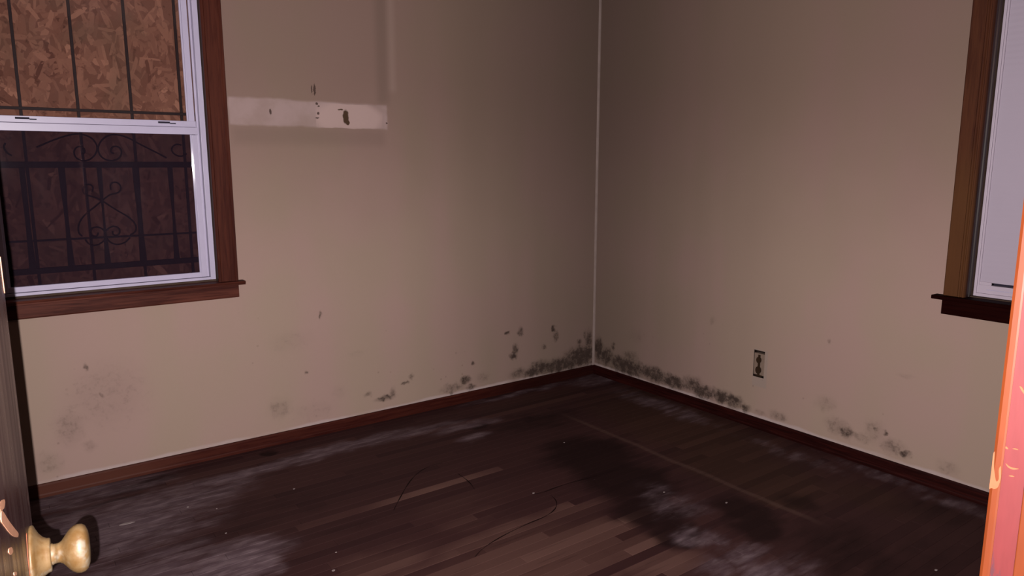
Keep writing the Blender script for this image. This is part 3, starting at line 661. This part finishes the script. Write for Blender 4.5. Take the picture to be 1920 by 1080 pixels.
# ---------------------------------------------------------------- doorway frame, strike side
fe = empty('door_2', (-2.741, -3.53, 0)); tag(fe, 'orange and pink chipped wooden door frame at the right edge', 'door frame', kind='structure')
FP = []
XJ = -2.741
bp = [(XJ+.004, -3.5205), (XJ+.0015, -3.5212), (XJ, -3.5240), (XJ, -3.5285), (XJ+.0008, -3.5300), (XJ+.080, -3.5300), (XJ+.080, -3.5205)]
FP.append(prism('casing_edge', bp, 'z', 0, 2.06, M['jambO'], fe))
FP.append(prism('painted_casing', [(XJ+.0012, -3.5300), (XJ+.0012, -3.5485), (XJ+.075, -3.5485), (XJ+.075, -3.5300)], 'z', 0, 2.06, M['jambP'], fe))
FP.append(box('jamb', XJ+.0004, XJ+.0149, -3.665, -3.5487, 0, 2.06, M['jambO'], fe, .001))
FP.append(box('hinge_jamb', -3.6125, -3.5575, -3.665, -3.5405, 0, 2.06, M['jambO'], fe, .001))
FP.append(box('head_jamb', -3.5575, XJ, -3.665, -3.5205, 2.045, 2.06, M['jambO'], fe, .001))
def jchip(pts, mt, x0=XJ, th=.0006):
    pts = rounded(pts)
    bm = bmesh.new(); A = [bm.verts.new((x0+.0015, p[0], p[1])) for p in pts]; B = [bm.verts.new((x0-th, p[0], p[1])) for p in pts]
    n = len(pts); bm.faces.new(A); bm.faces.new(B[::-1])
    for i in range(n): bm.faces.new((A[i], A[(i+1) % n], B[(i+1) % n], B[i]))
    FP.append(from_bm('chip_glint_mark', bm, M[mt], fe))
jchip([(-3.5215,1.2145),(-3.5213,1.2305),(-3.5224,1.2331),(-3.523,1.2179),(-3.5263,1.203),(-3.5286,1.2065),(-3.5272,1.2167),(-3.5289,1.2215),(-3.5302,1.2073),(-3.5285,1.1985),(-3.5257,1.1958),(-3.5229,1.1963),(-3.5213,1.1936),(-3.5214,1.2038)], 'chip', XJ, .0003)
for pts in ([(-3.5352,1.3001),(-3.5374,1.2997),(-3.5404,1.2954),(-3.5407,1.2924),(-3.5374,1.2961)], [(-3.5303,1.2402),(-3.5316,1.24),(-3.5331,1.2379),(-3.5303,1.2377)],
            [(-3.5354,1.2395),(-3.5383,1.241),(-3.5414,1.24),(-3.5385,1.2395)], [(-3.5313,1.2245),(-3.5355,1.2217),(-3.5407,1.222),(-3.5436,1.2225),(-3.5388,1.2197),(-3.5343,1.2203)],
            [(-3.5351,1.2126),(-3.538,1.2142),(-3.5407,1.2136),(-3.5382,1.2127)]):
    jchip(pts, 'chip', XJ+.0012, .0006)
settle(fe, FP)

# ---------------------------------------------------------------- pale flecks on the floor
FLECK = [(551,'pale fleck alone on the dark boards below the left wall'), (630,'pale fleck on dark boards, farther of two left of the worn boards'), (625,'pale fleck on dark boards, nearer of two left of the worn boards'),
    (1058,'pale fleck on the darkest stain, farthest one from the doorway'), (1000,'pale fleck beside the end of the long curved scuff'), (406,'pale fleck at the edge of the dusty area and dark boards'),
    (237,'long pale paint smear on the dusty floor right of the door knob'), (352,'pale fleck in the dusty floor, topmost one right of the door knob'), (424,'pale crumb on dark boards just above the bright dusty patch'),
    (1245,'pale fleck in the dark stain below the long faint line'), (1362,'pale sliver near the lower end of the long faint line'), (1755,'pale fleck on bare dark boards next to the orange door frame')]
for i, ((a, b), (_, lab)) in enumerate(zip(SPECK, FLECK)):
    r = random.uniform(.003, .0052); L2 = 3.0 if i == 6 else random.uniform(1, 1.7)
    if i == 6: r = .009
    bm = bmesh.new(); n = 7; th = random.uniform(-.3, .3)
    top = [bm.verts.new((r*L2*math.cos(t)*random.uniform(.75, 1.1), r*math.sin(t)*random.uniform(.75, 1.1), .0014)) for t in [2*math.pi*j/n for j in range(n)]]
    bot = [bm.verts.new((v.co.x*1.1, v.co.y*1.1, 0)) for v in top]
    bm.faces.new(top); bm.faces.new(bot[::-1])
    for j in range(n): bm.faces.new((bot[j], bot[(j+1) % n], top[(j+1) % n], top[j]))
    o = from_bm('paint_fleck', bm, M['fleck']); o.location = (a, b, .0003); o.rotation_euler = (0, 0, th)
    tag(o, lab, 'debris', 'pale paint flecks on the floor')
